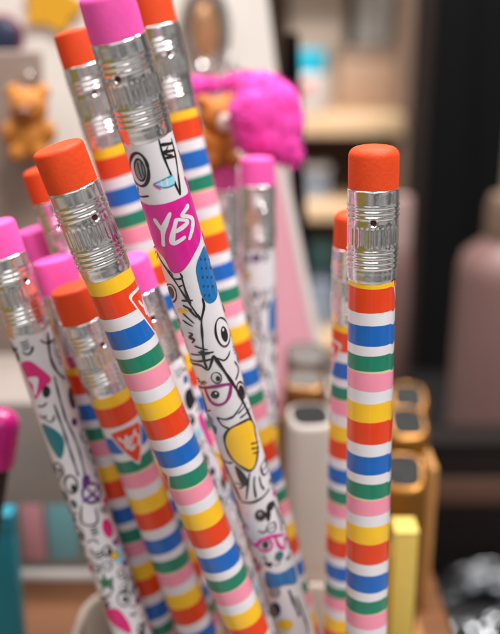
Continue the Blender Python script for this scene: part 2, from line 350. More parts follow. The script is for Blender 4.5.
ART_P1 = [
('s','ink',0.50,1,[(-1.24,4.35),(-1.39,5.21),(-1.70,5.98),(-2.15,6.59),(-2.72,6.97),(-3.38,7.09),(-4.14,6.96),(-5.09,6.64),(-5.78,6.07),(-5.78,5.19),(-5.07,4.12),(-4.13,3.13),(-3.39,2.42),(-2.73,2.03),(-2.17,1.96),(-1.73,2.22),(-1.41,2.75),(-1.24,3.49)]),
('f','grey',0.00,1,[(-1.76,4.45),(-1.86,5.02),(-2.06,5.53),(-2.33,5.93),(-2.66,6.17),(-3.01,6.23),(-3.35,6.09),(-3.63,5.78),(-3.78,5.31),(-3.77,4.74),(-3.59,4.14),(-3.30,3.59),(-2.96,3.17),(-2.62,2.93),(-2.30,2.89),(-2.03,3.06),(-1.85,3.41),(-1.76,3.89)]),
('s','ink',0.30,1,[(-1.76,4.45),(-1.86,5.02),(-2.06,5.53),(-2.33,5.93),(-2.66,6.17),(-3.01,6.23),(-3.35,6.09),(-3.63,5.78),(-3.78,5.31),(-3.77,4.74),(-3.59,4.14),(-3.30,3.59),(-2.96,3.17),(-2.62,2.93),(-2.30,2.89),(-2.03,3.06),(-1.85,3.41),(-1.76,3.89)]),
('s','ink',0.30,0,[(-2.62,3.30),(-2.79,4.54),(-2.72,5.79)]),
('s','ink',0.25,0,[(-1.99,3.19),(-2.21,4.56),(-2.32,5.49)]),
('s','ink',0.35,0,[(-4.44,7.37),(-5.78,9.23)]),
('s','ink',0.35,0,[(-5.77,9.09),(-2.45,8.65)]),
('s','ink',0.35,0,[(1.46,0.75),(1.40,2.70),(1.66,5.58),(2.27,9.80)]),
('s','ink',0.35,0,[(3.84,1.52),(3.68,3.92),(3.04,6.79),(2.34,9.83)]),
('s','ink',0.50,0,[(1.41,1.64),(3.83,2.28)]),
('s','ink',0.50,0,[(1.44,2.77),(3.72,3.32)]),
('s','ink',0.40,0,[(1.59,3.69),(3.51,4.22)]),
('s','ink',0.30,0,[(2.66,2.28),(1.77,3.15),(3.02,3.81)]),
('f','cyan',0.00,1,[(-0.81,7.03),(0.71,6.53),(2.12,6.71),(1.89,7.81),(0.34,7.79)]),
('s','teal',0.30,0,[(-1.24,6.94),(0.36,6.66),(1.96,6.51)]),
('s','teal',0.25,0,[(-0.90,7.14),(0.32,7.85),(1.85,7.92)]),
('s','white',0.25,0,[(0.04,6.72),(-0.02,7.65)]),
('s','white',0.25,0,[(0.90,6.63),(0.80,7.82)]),
('s','magenta',0.25,0,[(-1.24,6.94),(-0.32,7.97)]),
('f','magenta',0.00,1,[(-5.78,10.12),(-2.79,10.10),(-0.65,10.19),(1.74,10.21),(4.46,10.12),(4.46,7.86),(5.77,8.98),(5.76,11.97),(5.78,15.88),(3.78,17.98),(2.00,19.14),(-0.06,20.87),(-1.54,21.59),(-2.66,21.20),(-3.30,18.99),(-5.37,16.91),(-5.78,14.09)]),
('s','white',0.85,0,[(-2.81,12.29),(-2.37,13.38),(-1.86,14.40)]),
('s','white',0.75,0,[(0.04,11.74),(-0.95,13.05),(-1.86,14.40),(-2.62,16.96)]),
('s','white',0.60,0,[(0.49,13.00),(2.25,14.13),(-0.24,14.95)]),
('s','white',0.75,0,[(0.64,12.93),(-0.97,16.44),(1.22,16.14)]),
('s','white',0.75,0,[(3.42,11.84),(1.39,12.76)]),
('s','white',0.70,0,[(1.39,12.76),(3.33,14.31),(1.59,16.90)]),
('f','blue',0.00,1,[(4.60,19.42),(2.29,20.31),(1.30,21.92),(1.04,24.62),(1.11,26.80),(2.02,28.19),(4.10,28.05),(5.78,26.02),(5.78,22.78)]),
('s','ink',0.30,0,[(-5.78,17.23),(-4.21,19.85),(-2.62,21.65)]),
('s','ink',0.30,0,[(-2.59,21.55),(-2.52,22.49),(-1.15,22.52),(-1.23,21.64)]),
('s','ink',0.32,0,[(-4.21,19.85),(-2.63,22.60),(-1.30,26.59),(-0.21,30.37)]),
('s','ink',0.35,0,[(-1.15,22.52),(-1.19,24.99),(-0.99,27.25)]),
('s','ink',0.25,0,[(-2.27,24.01),(-1.08,23.66)]),
('f','ink',0.00,1,[(-3.43,24.93),(-3.50,25.33),(-3.66,25.72),(-3.93,26.07),(-4.29,26.35),(-4.79,26.56),(-5.78,26.88),(-5.78,26.62),(-5.78,26.28),(-5.78,25.90),(-5.78,25.52),(-5.78,25.19),(-5.15,24.66),(-4.52,24.26),(-4.10,24.10),(-3.79,24.11),(-3.57,24.28),(-3.45,24.56)]),
('s','ink',0.25,1,[(-2.94,24.87),(-3.04,25.44),(-3.28,26.00),(-3.67,26.49),(-4.25,26.91),(-5.36,27.40),(-5.78,27.39),(-5.77,27.02),(-5.77,26.53),(-5.77,25.98),(-5.77,25.43),(-5.77,24.96),(-5.78,24.62),(-4.75,23.99),(-3.99,23.68),(-3.50,23.69),(-3.17,23.93),(-2.98,24.35)]),
('f','yellow',0.00,1,[(-3.69,27.95),(-2.81,28.00),(-2.29,27.35),(-2.22,28.08),(-1.64,28.36),(-2.47,28.74),(-3.13,29.50),(-3.17,28.77),(-3.76,28.70)]),
('s','ink',0.40,0,[(-2.36,26.41),(-0.49,26.58)]),
('s','ink',0.40,0,[(-2.37,27.24),(-1.04,28.26)]),
('s','ink',0.40,0,[(-1.60,27.89),(-0.68,29.73)]),
('s','ink',0.35,0,[(-2.86,28.73),(-1.37,30.67)]),
('s','ink',0.35,0,[(-3.42,30.04),(-1.75,31.19)]),
('s','ink',0.35,0,[(0.97,26.67),(0.90,28.15),(-0.10,30.33),(-0.71,33.14),(-1.61,37.77)]),
('s','ink',0.25,0,[(-0.37,29.15),(-0.11,30.40)]),
('s','ink',0.40,0,[(-2.98,32.36),(-2.27,32.60),(-3.08,33.35),(-2.20,33.58),(-2.91,34.35)]),
('f','white',0.00,1,[(5.25,35.24),(4.59,35.80),(3.93,36.25),(3.30,36.52),(2.73,36.56),(2.24,36.34),(1.85,35.87),(1.59,35.19),(1.47,34.35),(1.49,33.46),(1.66,32.63),(1.96,31.95),(2.37,31.53),(2.88,31.44),(3.45,31.71),(4.09,32.33),(4.75,33.27),(5.37,34.40)]),
('s','ink',0.35,1,[(5.25,35.24),(4.59,35.80),(3.93,36.25),(3.30,36.52),(2.73,36.56),(2.24,36.34),(1.85,35.87),(1.59,35.19),(1.47,34.35),(1.49,33.46),(1.66,32.63),(1.96,31.95),(2.37,31.53),(2.88,31.44),(3.45,31.71),(4.09,32.33),(4.75,33.27),(5.37,34.40)]),
('f','ink',0.00,1,[(3.98,34.98),(3.82,35.40),(3.56,35.71),(3.27,35.89),(2.97,35.92),(2.70,35.80),(2.49,35.52),(2.35,35.13),(2.28,34.66),(2.30,34.17),(2.40,33.71),(2.57,33.35),(2.81,33.13),(3.09,33.08),(3.38,33.23),(3.67,33.54),(3.89,33.98),(4.01,34.49)]),
('f','white',0.00,1,[(3.23,33.79),(3.18,33.86),(3.12,33.91),(3.04,33.93),(2.97,33.93),(2.91,33.89),(2.86,33.82),(2.84,33.74),(2.84,33.65),(2.86,33.56),(2.91,33.49),(2.97,33.43),(3.04,33.41),(3.12,33.42),(3.18,33.46),(3.23,33.52),(3.26,33.61),(3.26,33.70)]),
('s','ink',0.30,0,[(0.55,37.67),(1.57,38.63),(2.67,38.31),(3.24,37.78)]),
('s','ink',0.35,0,[(-2.58,34.81),(-0.47,35.78)]),
('s','ink',0.35,0,[(-2.26,36.02),(0.36,36.44)]),
('s','ink',0.35,0,[(-5.77,38.18),(-0.26,37.53)]),
('s','ink',0.30,0,[(-5.78,34.36),(-5.00,35.17),(-5.77,36.94)]),
('s','ink',0.40,0,[(-5.65,38.94),(-2.73,38.53),(-1.37,39.43),(0.08,36.99)]),
('s','ink',0.40,0,[(-1.62,35.65),(-1.64,37.38),(-1.52,39.22)]),
('s','ink',0.35,0,[(-4.06,36.66),(-0.23,36.38)]),
('s','ink',0.50,0,[(0.08,36.99),(1.15,40.76),(2.44,45.52),(3.20,49.34),(4.21,54.33)]),
('s','plum',0.55,0,[(-5.11,43.55),(-1.29,42.81),(1.26,43.20),(0.98,44.75),(-0.16,46.13),(-1.70,46.45),(-2.83,45.58),(-3.12,43.21)]),
('f','ink',0.00,1,[(-0.77,44.50),(-0.88,44.76),(-1.07,44.97),(-1.31,45.11),(-1.58,45.18),(-1.85,45.17),(-2.09,45.08),(-2.26,44.90),(-2.33,44.66),(-2.30,44.38),(-2.17,44.10),(-1.96,43.85),(-1.70,43.68),(-1.43,43.60),(-1.17,43.64),(-0.96,43.77),(-0.81,43.98),(-0.75,44.23)]),
('f','white',0.00,1,[(-1.13,44.15),(-1.15,44.22),(-1.20,44.27),(-1.25,44.31),(-1.31,44.33),(-1.37,44.32),(-1.42,44.29),(-1.46,44.24),(-1.47,44.18),(-1.46,44.11),(-1.43,44.05),(-1.39,43.99),(-1.33,43.95),(-1.27,43.93),(-1.21,43.94),(-1.17,43.97),(-1.13,44.02),(-1.12,44.09)]),
('s','ink',0.35,0,[(-4.44,44.45),(-4.64,46.39),(-4.58,48.15),(-3.28,47.74)]),
('f','ink',0.00,1,[(4.08,46.35),(3.94,46.68),(3.72,46.90),(3.45,47.01),(3.18,46.99),(2.94,46.86),(2.75,46.61),(2.61,46.28),(2.55,45.89),(2.56,45.49),(2.64,45.13),(2.80,44.86),(3.01,44.71),(3.26,44.70),(3.52,44.86),(3.78,45.15),(3.99,45.53),(4.10,45.96)]),
('s','ink',0.30,1,[(4.56,46.44),(4.30,46.85),(3.93,47.13),(3.53,47.26),(3.15,47.23),(2.81,47.05),(2.54,46.71),(2.36,46.25),(2.27,45.71),(2.29,45.15),(2.40,44.65),(2.60,44.25),(2.89,44.03),(3.24,44.03),(3.63,44.25),(4.02,44.67),(4.38,45.26),(4.59,45.89)]),
('s','ink',0.35,0,[(3.60,40.08),(4.22,41.97),(2.58,43.19)]),
('s','ink',0.35,0,[(0.32,49.36),(2.78,47.72)]),
('s','ink',0.35,0,[(1.35,50.12),(4.18,50.05)]),
('s','ink',0.30,0,[(1.21,49.21),(3.64,48.49)]),
('s','ink',0.40,0,[(-2.45,49.04),(-1.11,49.49),(0.58,49.31)]),
('s','ink',0.40,0,[(-2.45,49.04),(-1.88,50.68),(-0.81,51.51)]),
('f','yellow',0.00,1,[(3.16,51.61),(1.15,51.14),(-0.75,51.52),(-2.03,53.01),(-2.44,55.20),(-1.98,57.77),(-0.40,60.18),(0.66,61.06),(1.98,60.07),(3.27,57.51),(3.68,55.22),(3.96,53.28)]),
('s','ink',0.45,1,[(3.16,51.61),(1.15,51.14),(-0.75,51.52),(-2.03,53.01),(-2.44,55.20),(-1.98,57.77),(-0.40,60.18),(0.66,61.06),(1.98,60.07),(3.27,57.51),(3.68,55.22),(3.96,53.28)]),
('s','ink',0.35,0,[(1.93,56.01),(3.88,57.03)]),
('s','ink',0.35,0,[(1.74,56.93),(3.71,58.07)]),
('s','ink',0.35,0,[(1.78,58.00),(3.35,58.72)]),
('s','ink',0.30,0,[(-5.76,54.19),(-5.78,57.92),(-3.36,58.92),(-2.02,58.66)]),
('f','ink',0.00,1,[(-1.79,59.35),(-0.84,60.78),(-0.33,62.79),(-0.76,64.03),(-1.69,63.38),(-1.96,61.23)]),
('s','ink',0.40,0,[(-4.82,57.91),(-3.64,62.15),(-2.79,67.48)]),
('s','ink',0.35,0,[(0.30,61.42),(-0.64,64.06),(-1.61,67.01)]),
('s','ink',0.35,0,[(0.94,62.54),(0.41,64.44),(0.13,67.06)]),
('s','ink',0.35,0,[(1.80,63.08),(1.65,64.88),(2.03,66.25)]),
('s','ink',0.30,0,[(-2.86,63.25),(-1.39,63.94),(-2.46,64.54)]),
('s','ink',0.45,0,[(-2.84,67.66),(-0.92,67.80),(1.35,67.49),(3.20,66.89)]),
('f','ink',0.00,1,[(0.95,71.51),(0.78,71.89),(0.53,72.16),(0.21,72.32),(-0.14,72.34),(-0.46,72.23),(-0.74,72.00),(-0.93,71.66),(-1.01,71.23),(-0.96,70.77),(-0.80,70.34),(-0.54,69.99),(-0.23,69.79),(0.12,69.76),(0.44,69.91),(0.72,70.21),(0.91,70.62),(0.99,71.07)]),
('f','grey',0.00,1,[(0.35,70.86),(0.29,71.01),(0.19,71.12),(0.07,71.18),(-0.06,71.19),(-0.19,71.14),(-0.30,71.04),(-0.37,70.90),(-0.40,70.74),(-0.39,70.57),(-0.33,70.42),(-0.23,70.30),(-0.11,70.23),(0.03,70.22),(0.15,70.27),(0.26,70.38),(0.34,70.52),(0.37,70.69)]),
('f','ink',0.00,1,[(2.78,71.14),(2.44,71.26),(2.09,71.30),(1.77,71.25),(1.52,71.11),(1.35,70.88),(1.28,70.58),(1.32,70.24),(1.45,69.90),(1.68,69.62),(1.97,69.43),(2.31,69.38),(2.66,69.47),(2.97,69.70),(3.21,70.02),(3.32,70.37),(3.27,70.69),(3.08,70.95)]),
('f','ink',0.00,1,[(0.88,70.80),(1.95,71.51),(1.18,73.14),(0.85,72.48)]),
('s','ink',0.30,0,[(-3.96,67.82),(-4.22,71.36),(-3.09,74.41)]),
('s','plum',0.30,0,[(-4.16,64.04),(-4.84,67.21),(-4.48,68.67)]),
('s','ink',0.30,0,[(3.31,69.78),(3.67,74.68),(3.09,77.07)]),
('s','magenta',0.60,0,[(-3.86,76.56),(-2.73,78.15),(0.06,76.30),(3.65,78.29)]),
('s','magenta',0.55,1,[(0.49,78.44),(0.31,78.87),(-0.00,79.19),(-0.40,79.38),(-0.85,79.45),(-1.30,79.39),(-1.69,79.20),(-1.98,78.88),(-2.11,78.43),(-2.07,77.91),(-1.85,77.37),(-1.51,76.91),(-1.08,76.61),(-0.63,76.52),(-0.21,76.65),(0.15,76.97),(0.41,77.42),(0.53,77.94)]),
('s','magenta',0.55,0,[(1.41,77.16),(1.70,79.43),(2.70,80.80),(3.55,78.85)]),
('f','ink',0.00,1,[(-0.08,78.18),(-0.19,78.45),(-0.35,78.68),(-0.54,78.83),(-0.76,78.88),(-0.96,78.84),(-1.13,78.71),(-1.25,78.49),(-1.29,78.21),(-1.26,77.90),(-1.15,77.59),(-0.98,77.34),(-0.78,77.17),(-0.57,77.12),(-0.37,77.17),(-0.20,77.34),(-0.09,77.58),(-0.05,77.88)]),
('f','blue',0.00,1,[(-2.18,84.66),(-0.20,85.31),(3.60,86.12),(3.87,88.67),(3.08,90.18),(0.43,88.66),(-2.93,88.86)]),
('f','grey',0.00,1,[(-2.46,88.94),(-0.50,88.97),(-0.89,91.08),(-2.81,91.26)]),
('f','ink',0.00,1,[(-1.47,94.67),(-1.70,95.38),(-2.06,96.06),(-2.54,96.64),(-3.11,97.11),(-3.76,97.47),(-4.46,97.72),(-5.24,97.93),(-5.78,97.81),(-5.06,96.40),(-4.31,95.06),(-3.63,93.97),(-3.00,93.19),(-2.45,92.76),(-2.00,92.66),(-1.65,92.88),(-1.44,93.33),(-1.38,93.96)]),
('s','ink',0.50,0,[(1.08,90.21),(1.30,93.28),(1.70,97.87)]),
('s','ink',0.40,0,[(2.16,92.80),(2.68,100.49),(2.44,103.33)]),
('f','yellow',0.00,1,[(-2.96,97.98),(-1.04,97.27),(0.06,98.19),(-0.50,99.80),(-3.19,100.41)]),
('f','navy',0.00,1,[(2.77,20.73),(2.63,20.84),(2.48,20.76),(2.46,20.57),(2.60,20.46),(2.75,20.54)]),
('f','navy',0.00,1,[(3.83,21.29),(3.63,21.37),(3.42,21.26),(3.40,21.06),(3.58,20.97),(3.80,21.09)]),
('f','navy',0.00,1,[(5.78,22.29),(5.78,22.44),(5.09,22.11),(5.01,21.89),(5.78,22.06),(5.78,22.10)]),
('f','navy',0.00,1,[(2.46,22.14),(2.33,22.25),(2.18,22.18),(2.17,21.99),(2.29,21.87),(2.44,21.95)]),
('f','navy',0.00,1,[(3.40,22.64),(3.23,22.73),(3.05,22.63),(3.03,22.44),(3.19,22.34),(3.38,22.44)]),
('f','navy',0.00,1,[(5.04,23.50),(4.62,23.47),(4.28,23.29),(4.24,23.09),(4.52,23.05),(4.96,23.27)]),
('f','navy',0.00,1,[(2.16,23.57),(2.04,23.69),(1.90,23.62),(1.88,23.43),(2.00,23.30),(2.15,23.38)]),
('f','navy',0.00,1,[(3.03,24.03),(2.88,24.13),(2.71,24.04),(2.69,23.85),(2.84,23.74),(3.01,23.83)]),
('f','navy',0.00,1,[(4.25,24.70),(4.01,24.75),(3.76,24.61),(3.73,24.41),(3.94,24.34),(4.21,24.49)]),
('f','navy',0.00,1,[(1.88,25.02),(1.76,25.14),(1.63,25.08),(1.61,24.89),(1.73,24.76),(1.86,24.83)]),
('f','navy',0.00,1,[(2.69,25.45),(2.55,25.56),(2.40,25.48),(2.38,25.28),(2.52,25.17),(2.67,25.25)]),
('f','navy',0.00,1,[(3.74,26.03),(3.54,26.11),(3.34,25.99),(3.31,25.79),(3.49,25.70),(3.71,25.83)]),
('f','navy',0.00,1,[(1.61,26.49),(1.49,26.62),(1.36,26.56),(1.35,26.37),(1.46,26.24),(1.59,26.30)]),
('f','navy',0.00,1,[(2.38,26.90),(2.25,27.01),(2.10,26.94),(2.09,26.74),(2.21,26.62),(2.36,26.70)]),
]
ART_P5 = [
('f','ink',0.00,1,[(1.40,0.66),(1.26,0.87),(1.01,1.00),(0.69,1.05),(0.34,1.01),(-0.01,0.89),(-0.30,0.70),(-0.51,0.46),(-0.62,0.20),(-0.60,-0.06),(-0.46,-0.28),(-0.22,-0.43),(0.09,-0.50),(0.44,-0.47),(0.78,-0.34),(1.09,-0.13),(1.31,0.13),(1.42,0.41)]),
('s','ink',0.40,0,[(-3.13,-0.94),(-2.02,-0.34),(-1.47,0.55)]),
('s','ink',0.40,0,[(-2.47,3.30),(-1.76,3.96),(-0.93,3.77),(-0.24,2.75)]),
('f','rose',0.00,1,[(-3.70,5.57),(-1.70,5.26),(-0.33,7.00),(0.88,9.63),(-1.00,10.82),(-3.12,12.60),(-3.35,10.80),(-3.67,8.02)]),
('f','white',0.00,1,[(-3.41,8.41),(-1.22,8.63),(-2.70,11.82),(-3.10,11.40),(-2.59,9.72)]),
('f','ink',0.00,1,[(0.06,11.81),(-0.10,12.16),(-0.32,12.44),(-0.57,12.62),(-0.84,12.68),(-1.08,12.62),(-1.26,12.43),(-1.37,12.13),(-1.38,11.77),(-1.30,11.38),(-1.13,11.01),(-0.90,10.72),(-0.65,10.53),(-0.39,10.47),(-0.15,10.55),(0.02,10.76),(0.12,11.06),(0.14,11.43)]),
('s','ink',0.40,0,[(-3.20,13.93),(-2.11,14.10),(-1.14,13.58)]),
('s','ink',0.50,0,[(3.44,1.48),(2.50,3.83),(2.06,6.38),(2.46,8.93),(3.74,10.90)]),
('s','ink',0.35,0,[(1.60,9.34),(1.21,13.96),(1.02,18.33)]),
('f','ink',0.00,1,[(5.80,15.49),(5.80,16.21),(4.68,16.49),(4.09,16.76),(3.64,16.85),(3.30,16.73),(3.07,16.40),(2.95,15.87),(2.93,15.22),(3.03,14.52),(3.24,13.86),(3.55,13.33),(3.96,12.99),(4.50,12.92),(5.37,13.20),(5.80,13.61),(5.80,14.10),(5.80,14.76)]),
('s','ink',0.40,0,[(1.28,2.16),(2.41,3.21),(5.80,3.42)]),
('f','tealdark',0.00,1,[(-3.91,17.69),(-1.69,18.62),(-0.44,21.42),(-2.18,24.81),(-3.58,21.78)]),
('s','ink',0.35,0,[(-0.05,14.25),(0.02,19.95),(-0.03,24.46),(-0.09,29.04)]),
('s','ink',0.30,0,[(1.07,17.94),(1.52,23.92),(0.99,30.37)]),
('s','purple',0.55,1,[(2.98,34.20),(2.58,34.68),(2.04,34.99),(1.44,35.11),(0.84,35.04),(0.30,34.79),(-0.12,34.36),(-0.40,33.80),(-0.50,33.15),(-0.39,32.48),(-0.11,31.89),(0.33,31.46),(0.86,31.26),(1.46,31.32),(2.05,31.65),(2.59,32.19),(2.98,32.88),(3.13,33.58)]),
('s','purple',0.45,0,[(0.10,30.64),(2.26,35.77)]),
('s','purple',0.45,0,[(4.10,32.52),(-1.02,34.25)]),
('f','purple',0.00,1,[(1.74,30.76),(1.56,31.07),(1.33,31.31),(1.06,31.43),(0.78,31.44),(0.54,31.32),(0.35,31.10),(0.24,30.78),(0.22,30.42),(0.29,30.04),(0.45,29.71),(0.67,29.45),(0.93,29.31),(1.21,29.31),(1.46,29.44),(1.67,29.69),(1.79,30.02),(1.82,30.39)]),
('s','ink',0.40,1,[(-0.71,30.18),(-0.82,30.78),(-1.05,31.31),(-1.38,31.72),(-1.79,31.96),(-2.23,32.01),(-2.66,31.87),(-3.03,31.56),(-3.27,31.08),(-3.31,30.48),(-3.14,29.84),(-2.82,29.24),(-2.40,28.77),(-1.96,28.50),(-1.54,28.46),(-1.18,28.66),(-0.90,29.04),(-0.74,29.57)]),
('f','ink',0.00,1,[(-1.18,31.05),(-1.28,31.28),(-1.43,31.48),(-1.60,31.61),(-1.78,31.67),(-1.94,31.65),(-2.07,31.54),(-2.14,31.36),(-2.15,31.13),(-2.09,30.87),(-1.98,30.63),(-1.82,30.42),(-1.65,30.28),(-1.47,30.23),(-1.32,30.26),(-1.20,30.38),(-1.14,30.57),(-1.13,30.80)]),
('s','ink',0.35,0,[(-1.27,34.78),(-2.30,38.41),(0.35,39.16),(0.93,36.33)]),
('s','ink',0.30,0,[(-2.75,42.68),(-1.17,42.27),(-0.62,43.32)]),
('f','rose',0.00,1,[(3.08,41.68),(2.94,42.31),(2.68,42.81),(2.34,43.12),(1.97,43.23),(1.62,43.11),(1.32,42.78),(1.10,42.28),(0.97,41.64),(0.96,40.96),(1.05,40.30),(1.25,39.75),(1.54,39.39),(1.88,39.25),(2.24,39.38),(2.59,39.74),(2.88,40.30),(3.06,40.98)]),
('f','green',0.00,1,[(-3.65,50.55),(-2.38,51.18),(-1.56,49.47),(-1.27,51.15),(0.15,50.94),(-1.06,52.29),(-0.46,53.76),(-1.92,52.66),(-3.43,53.97),(-2.67,52.26)]),
('s','ink',0.30,0,[(-5.80,55.76),(-1.75,54.51),(-0.45,51.59)]),
('f','rose',0.00,1,[(-4.91,58.58),(-1.49,57.67),(-0.18,60.87),(-0.25,63.83),(-2.08,62.23),(-4.03,60.58)]),
('f','yellow',0.00,1,[(-5.79,56.43),(-4.76,57.30),(-4.70,59.89),(-5.78,59.07)]),
('s','ink',0.35,0,[(-5.76,49.32),(-5.76,54.85),(-5.77,58.71)]),
]
TOP_END = {
'P1': ((-19.79, 129.68, 169.33), (16.69, 157.26, 18.00)),
'P2': ((-28.31, 133.29, 148.06), (12.04, 144.98, 18.00)),
'P3': ((-31.62, 152.91, 121.07), (-2.61, 155.75, 18.00)),
'P4': ((-36.55, 162.21, 123.81), (-13.67, 159.36, 18.00)),
'P5': ((-45.29, 155.42, 132.04), (-15.61, 151.36, 18.00)),
'P6': ((-39.48, 170.44, 139.41), (-5.62, 172.97, 18.00)),
'P7': ((-42.92, 174.73, 126.74), (-15.30, 171.32, 18.00)),
'P8': ((-32.65, 174.18, 163.87), (6.60, 173.42, 18.00)),
'P9': ((-22.04, 155.41, 125.53), (8.79, 162.43, 18.00)),
'P10': ((-18.85, 178.52, 170.78), (15.63, 170.07, 18.00)),
'P11': ((1.58, 204.22, 136.59), (4.07, 193.81, 18.00)),
'P12': ((-6.96, 232.67, 130.33), (-3.41, 217.95, 18.00)),
'P13': ((18.74, 137.33, 147.55), (22.10, 137.26, 18.00)),
'P14': ((18.96, 158.92, 133.11), (19.77, 164.45, 18.00)),
}
GS = 'striped pencils in the cup'; GD = 'doodle-print pencils in the cup'
def PP(k): return TOP_END[k]
A1, A5 = ART_P1, ART_P5
back1 = [(A5, 11.8, 0, .3, 200), (A1, 0, 0, .3, 200)]
back5 = [(A1, 11.8, -2, .3, 200), (A5, 0, 0, .3, 200)]
pencil(1, *PP('P1'), 'doodle', 'p', 'white doodle pencil with magenta YES badge, tallest one, pink eraser cut by top edge', GD, art=back1)
pencil(2, *PP('P2'), 'striped', 'o', 'striped pencil with orange eraser, sharpest and frontmost, crossing just below the YES pencil', GS, dome=.7, yellow_end=3.1, logos=[(5.2, 8.6, 1., .1), (-7, 40, 1., 0)], seam=-2.2)
pencil(3, *PP('P3'), 'striped', 'o', 'shortest striped pencil, orange eraser low and an orange triangle badge facing front', GS, dome=.7, yellow_end=2.9, logos=[(.5, 11.2, .95, 0)])
pencil(4, *PP('P4'), 'striped', 'p', 'striped pencil with pink eraser peeking out behind the shortest orange one', GS, dome=.6, yellow_end=2.2, logos=[(2.8, 11, 1., 0)])
pencil(5, *PP('P5'), 'doodle', 'p', 'white doodle pencil with pink eraser at the left edge, outermost of the cup', GD, art=back5)
pencil(6, *PP('P6'), 'striped', 'o', 'blurred orange-erasered pencil half hidden right behind the frontmost striped one', GS, yellow_end=2.4)
pencil(7, *PP('P7'), 'doodle', 'p', 'mostly hidden pencil showing only a sliver of dark pink eraser', GD, art=[(A5, 3, 4, .3, 200)])
pencil(8, *PP('P8'), 'striped', 'o', 'striped pencil with orange eraser standing left behind the YES pencil', GS, dome=.6, FL=14.6, yellow_end=2.6)
pencil(9, *PP('P9'), 'doodle', 'p', 'doodle pencil with pink eraser squeezed between frontmost striped pencil and YES pencil', GD, art=[(A5, -1.5, -6, .3, 200), (A1, 9, 3, .3, 200)])
pencil(10, *PP('P10'), 'striped', 'o', 'striped pencil with orange eraser at the top edge, right behind the YES pencil', GS, FL=15.2, yellow_end=2.4)
pencil(11, *PP('P11'), 'doodle', 'p', 'blurred doodle pencil under the hot pink plush, in front of the pink sheet', 'doodle-print pencils in the organiser', art=[(A1, 1, -8, .3, 200), (A5, 11, 0, .3, 200)])
pencil(12, *PP('P12'), 'doodle', 'p', 'blurred pink-erasered pencil under the brown bear topper', 'doodle-print pencils in the organiser', art=[(A1, -4, -3, .3, 200), (A5, 8, 0, .3, 200)])
pencil(13, *PP('P13'), 'striped', 'o', 'upright striped pencil with rounded orange eraser, alone in front at the right', GS, dome=1.5, yellow_end=1.5, logos=[(7.2, 3.4, .9, 0)], seam=1.05)
pencil(14, *PP('P14'), 'striped', 'o', 'upright striped pencil tucked behind the left side of the upright front one', GS, dome=1.2, yellow_end=2.0, logos=[(-5.5, 8, .95, 0)])

# ------------------------------------------------------------------ things round the pencils
def atY(px, py, Y):
    d = RT*((px-250)/F)+UP*((317-py)/F)+FW
    return CAM+d*(Y/d.y)
def rrect(x0, x1, y0, y1, r, n=8):
    o = []
    for cx, cy, a0 in ((x1-r, y1-r, 0), (x0+r, y1-r, 90), (x0+r, y0+r, 180), (x1-r, y0+r, 270)):
        for k in range(n+1):
            a = math.radians(a0+90*k/n); o.append((cx+r*math.cos(a), cy+r*math.sin(a)))
    return o
def loft(mb, rings, m, cap0=True, cap1=True, smooth=True):
    b = len(mb.v); n = len(rings[0])
    for r in rings: mb.v += [tuple(p) for p in r]
    for i in range(len(rings)-1):
        for k in range(n):
            k2 = (k+1) % n; mb.face((b+i*n+k, b+i*n+k2, b+(i+1)*n+k2, b+(i+1)*n+k), m, smooth)
    if cap0: mb.face([b+k for k in range(n)][::-1], m, False)
    if cap1: mb.face([b+(len(rings)-1)*n+k for k in range(n)], m, False)

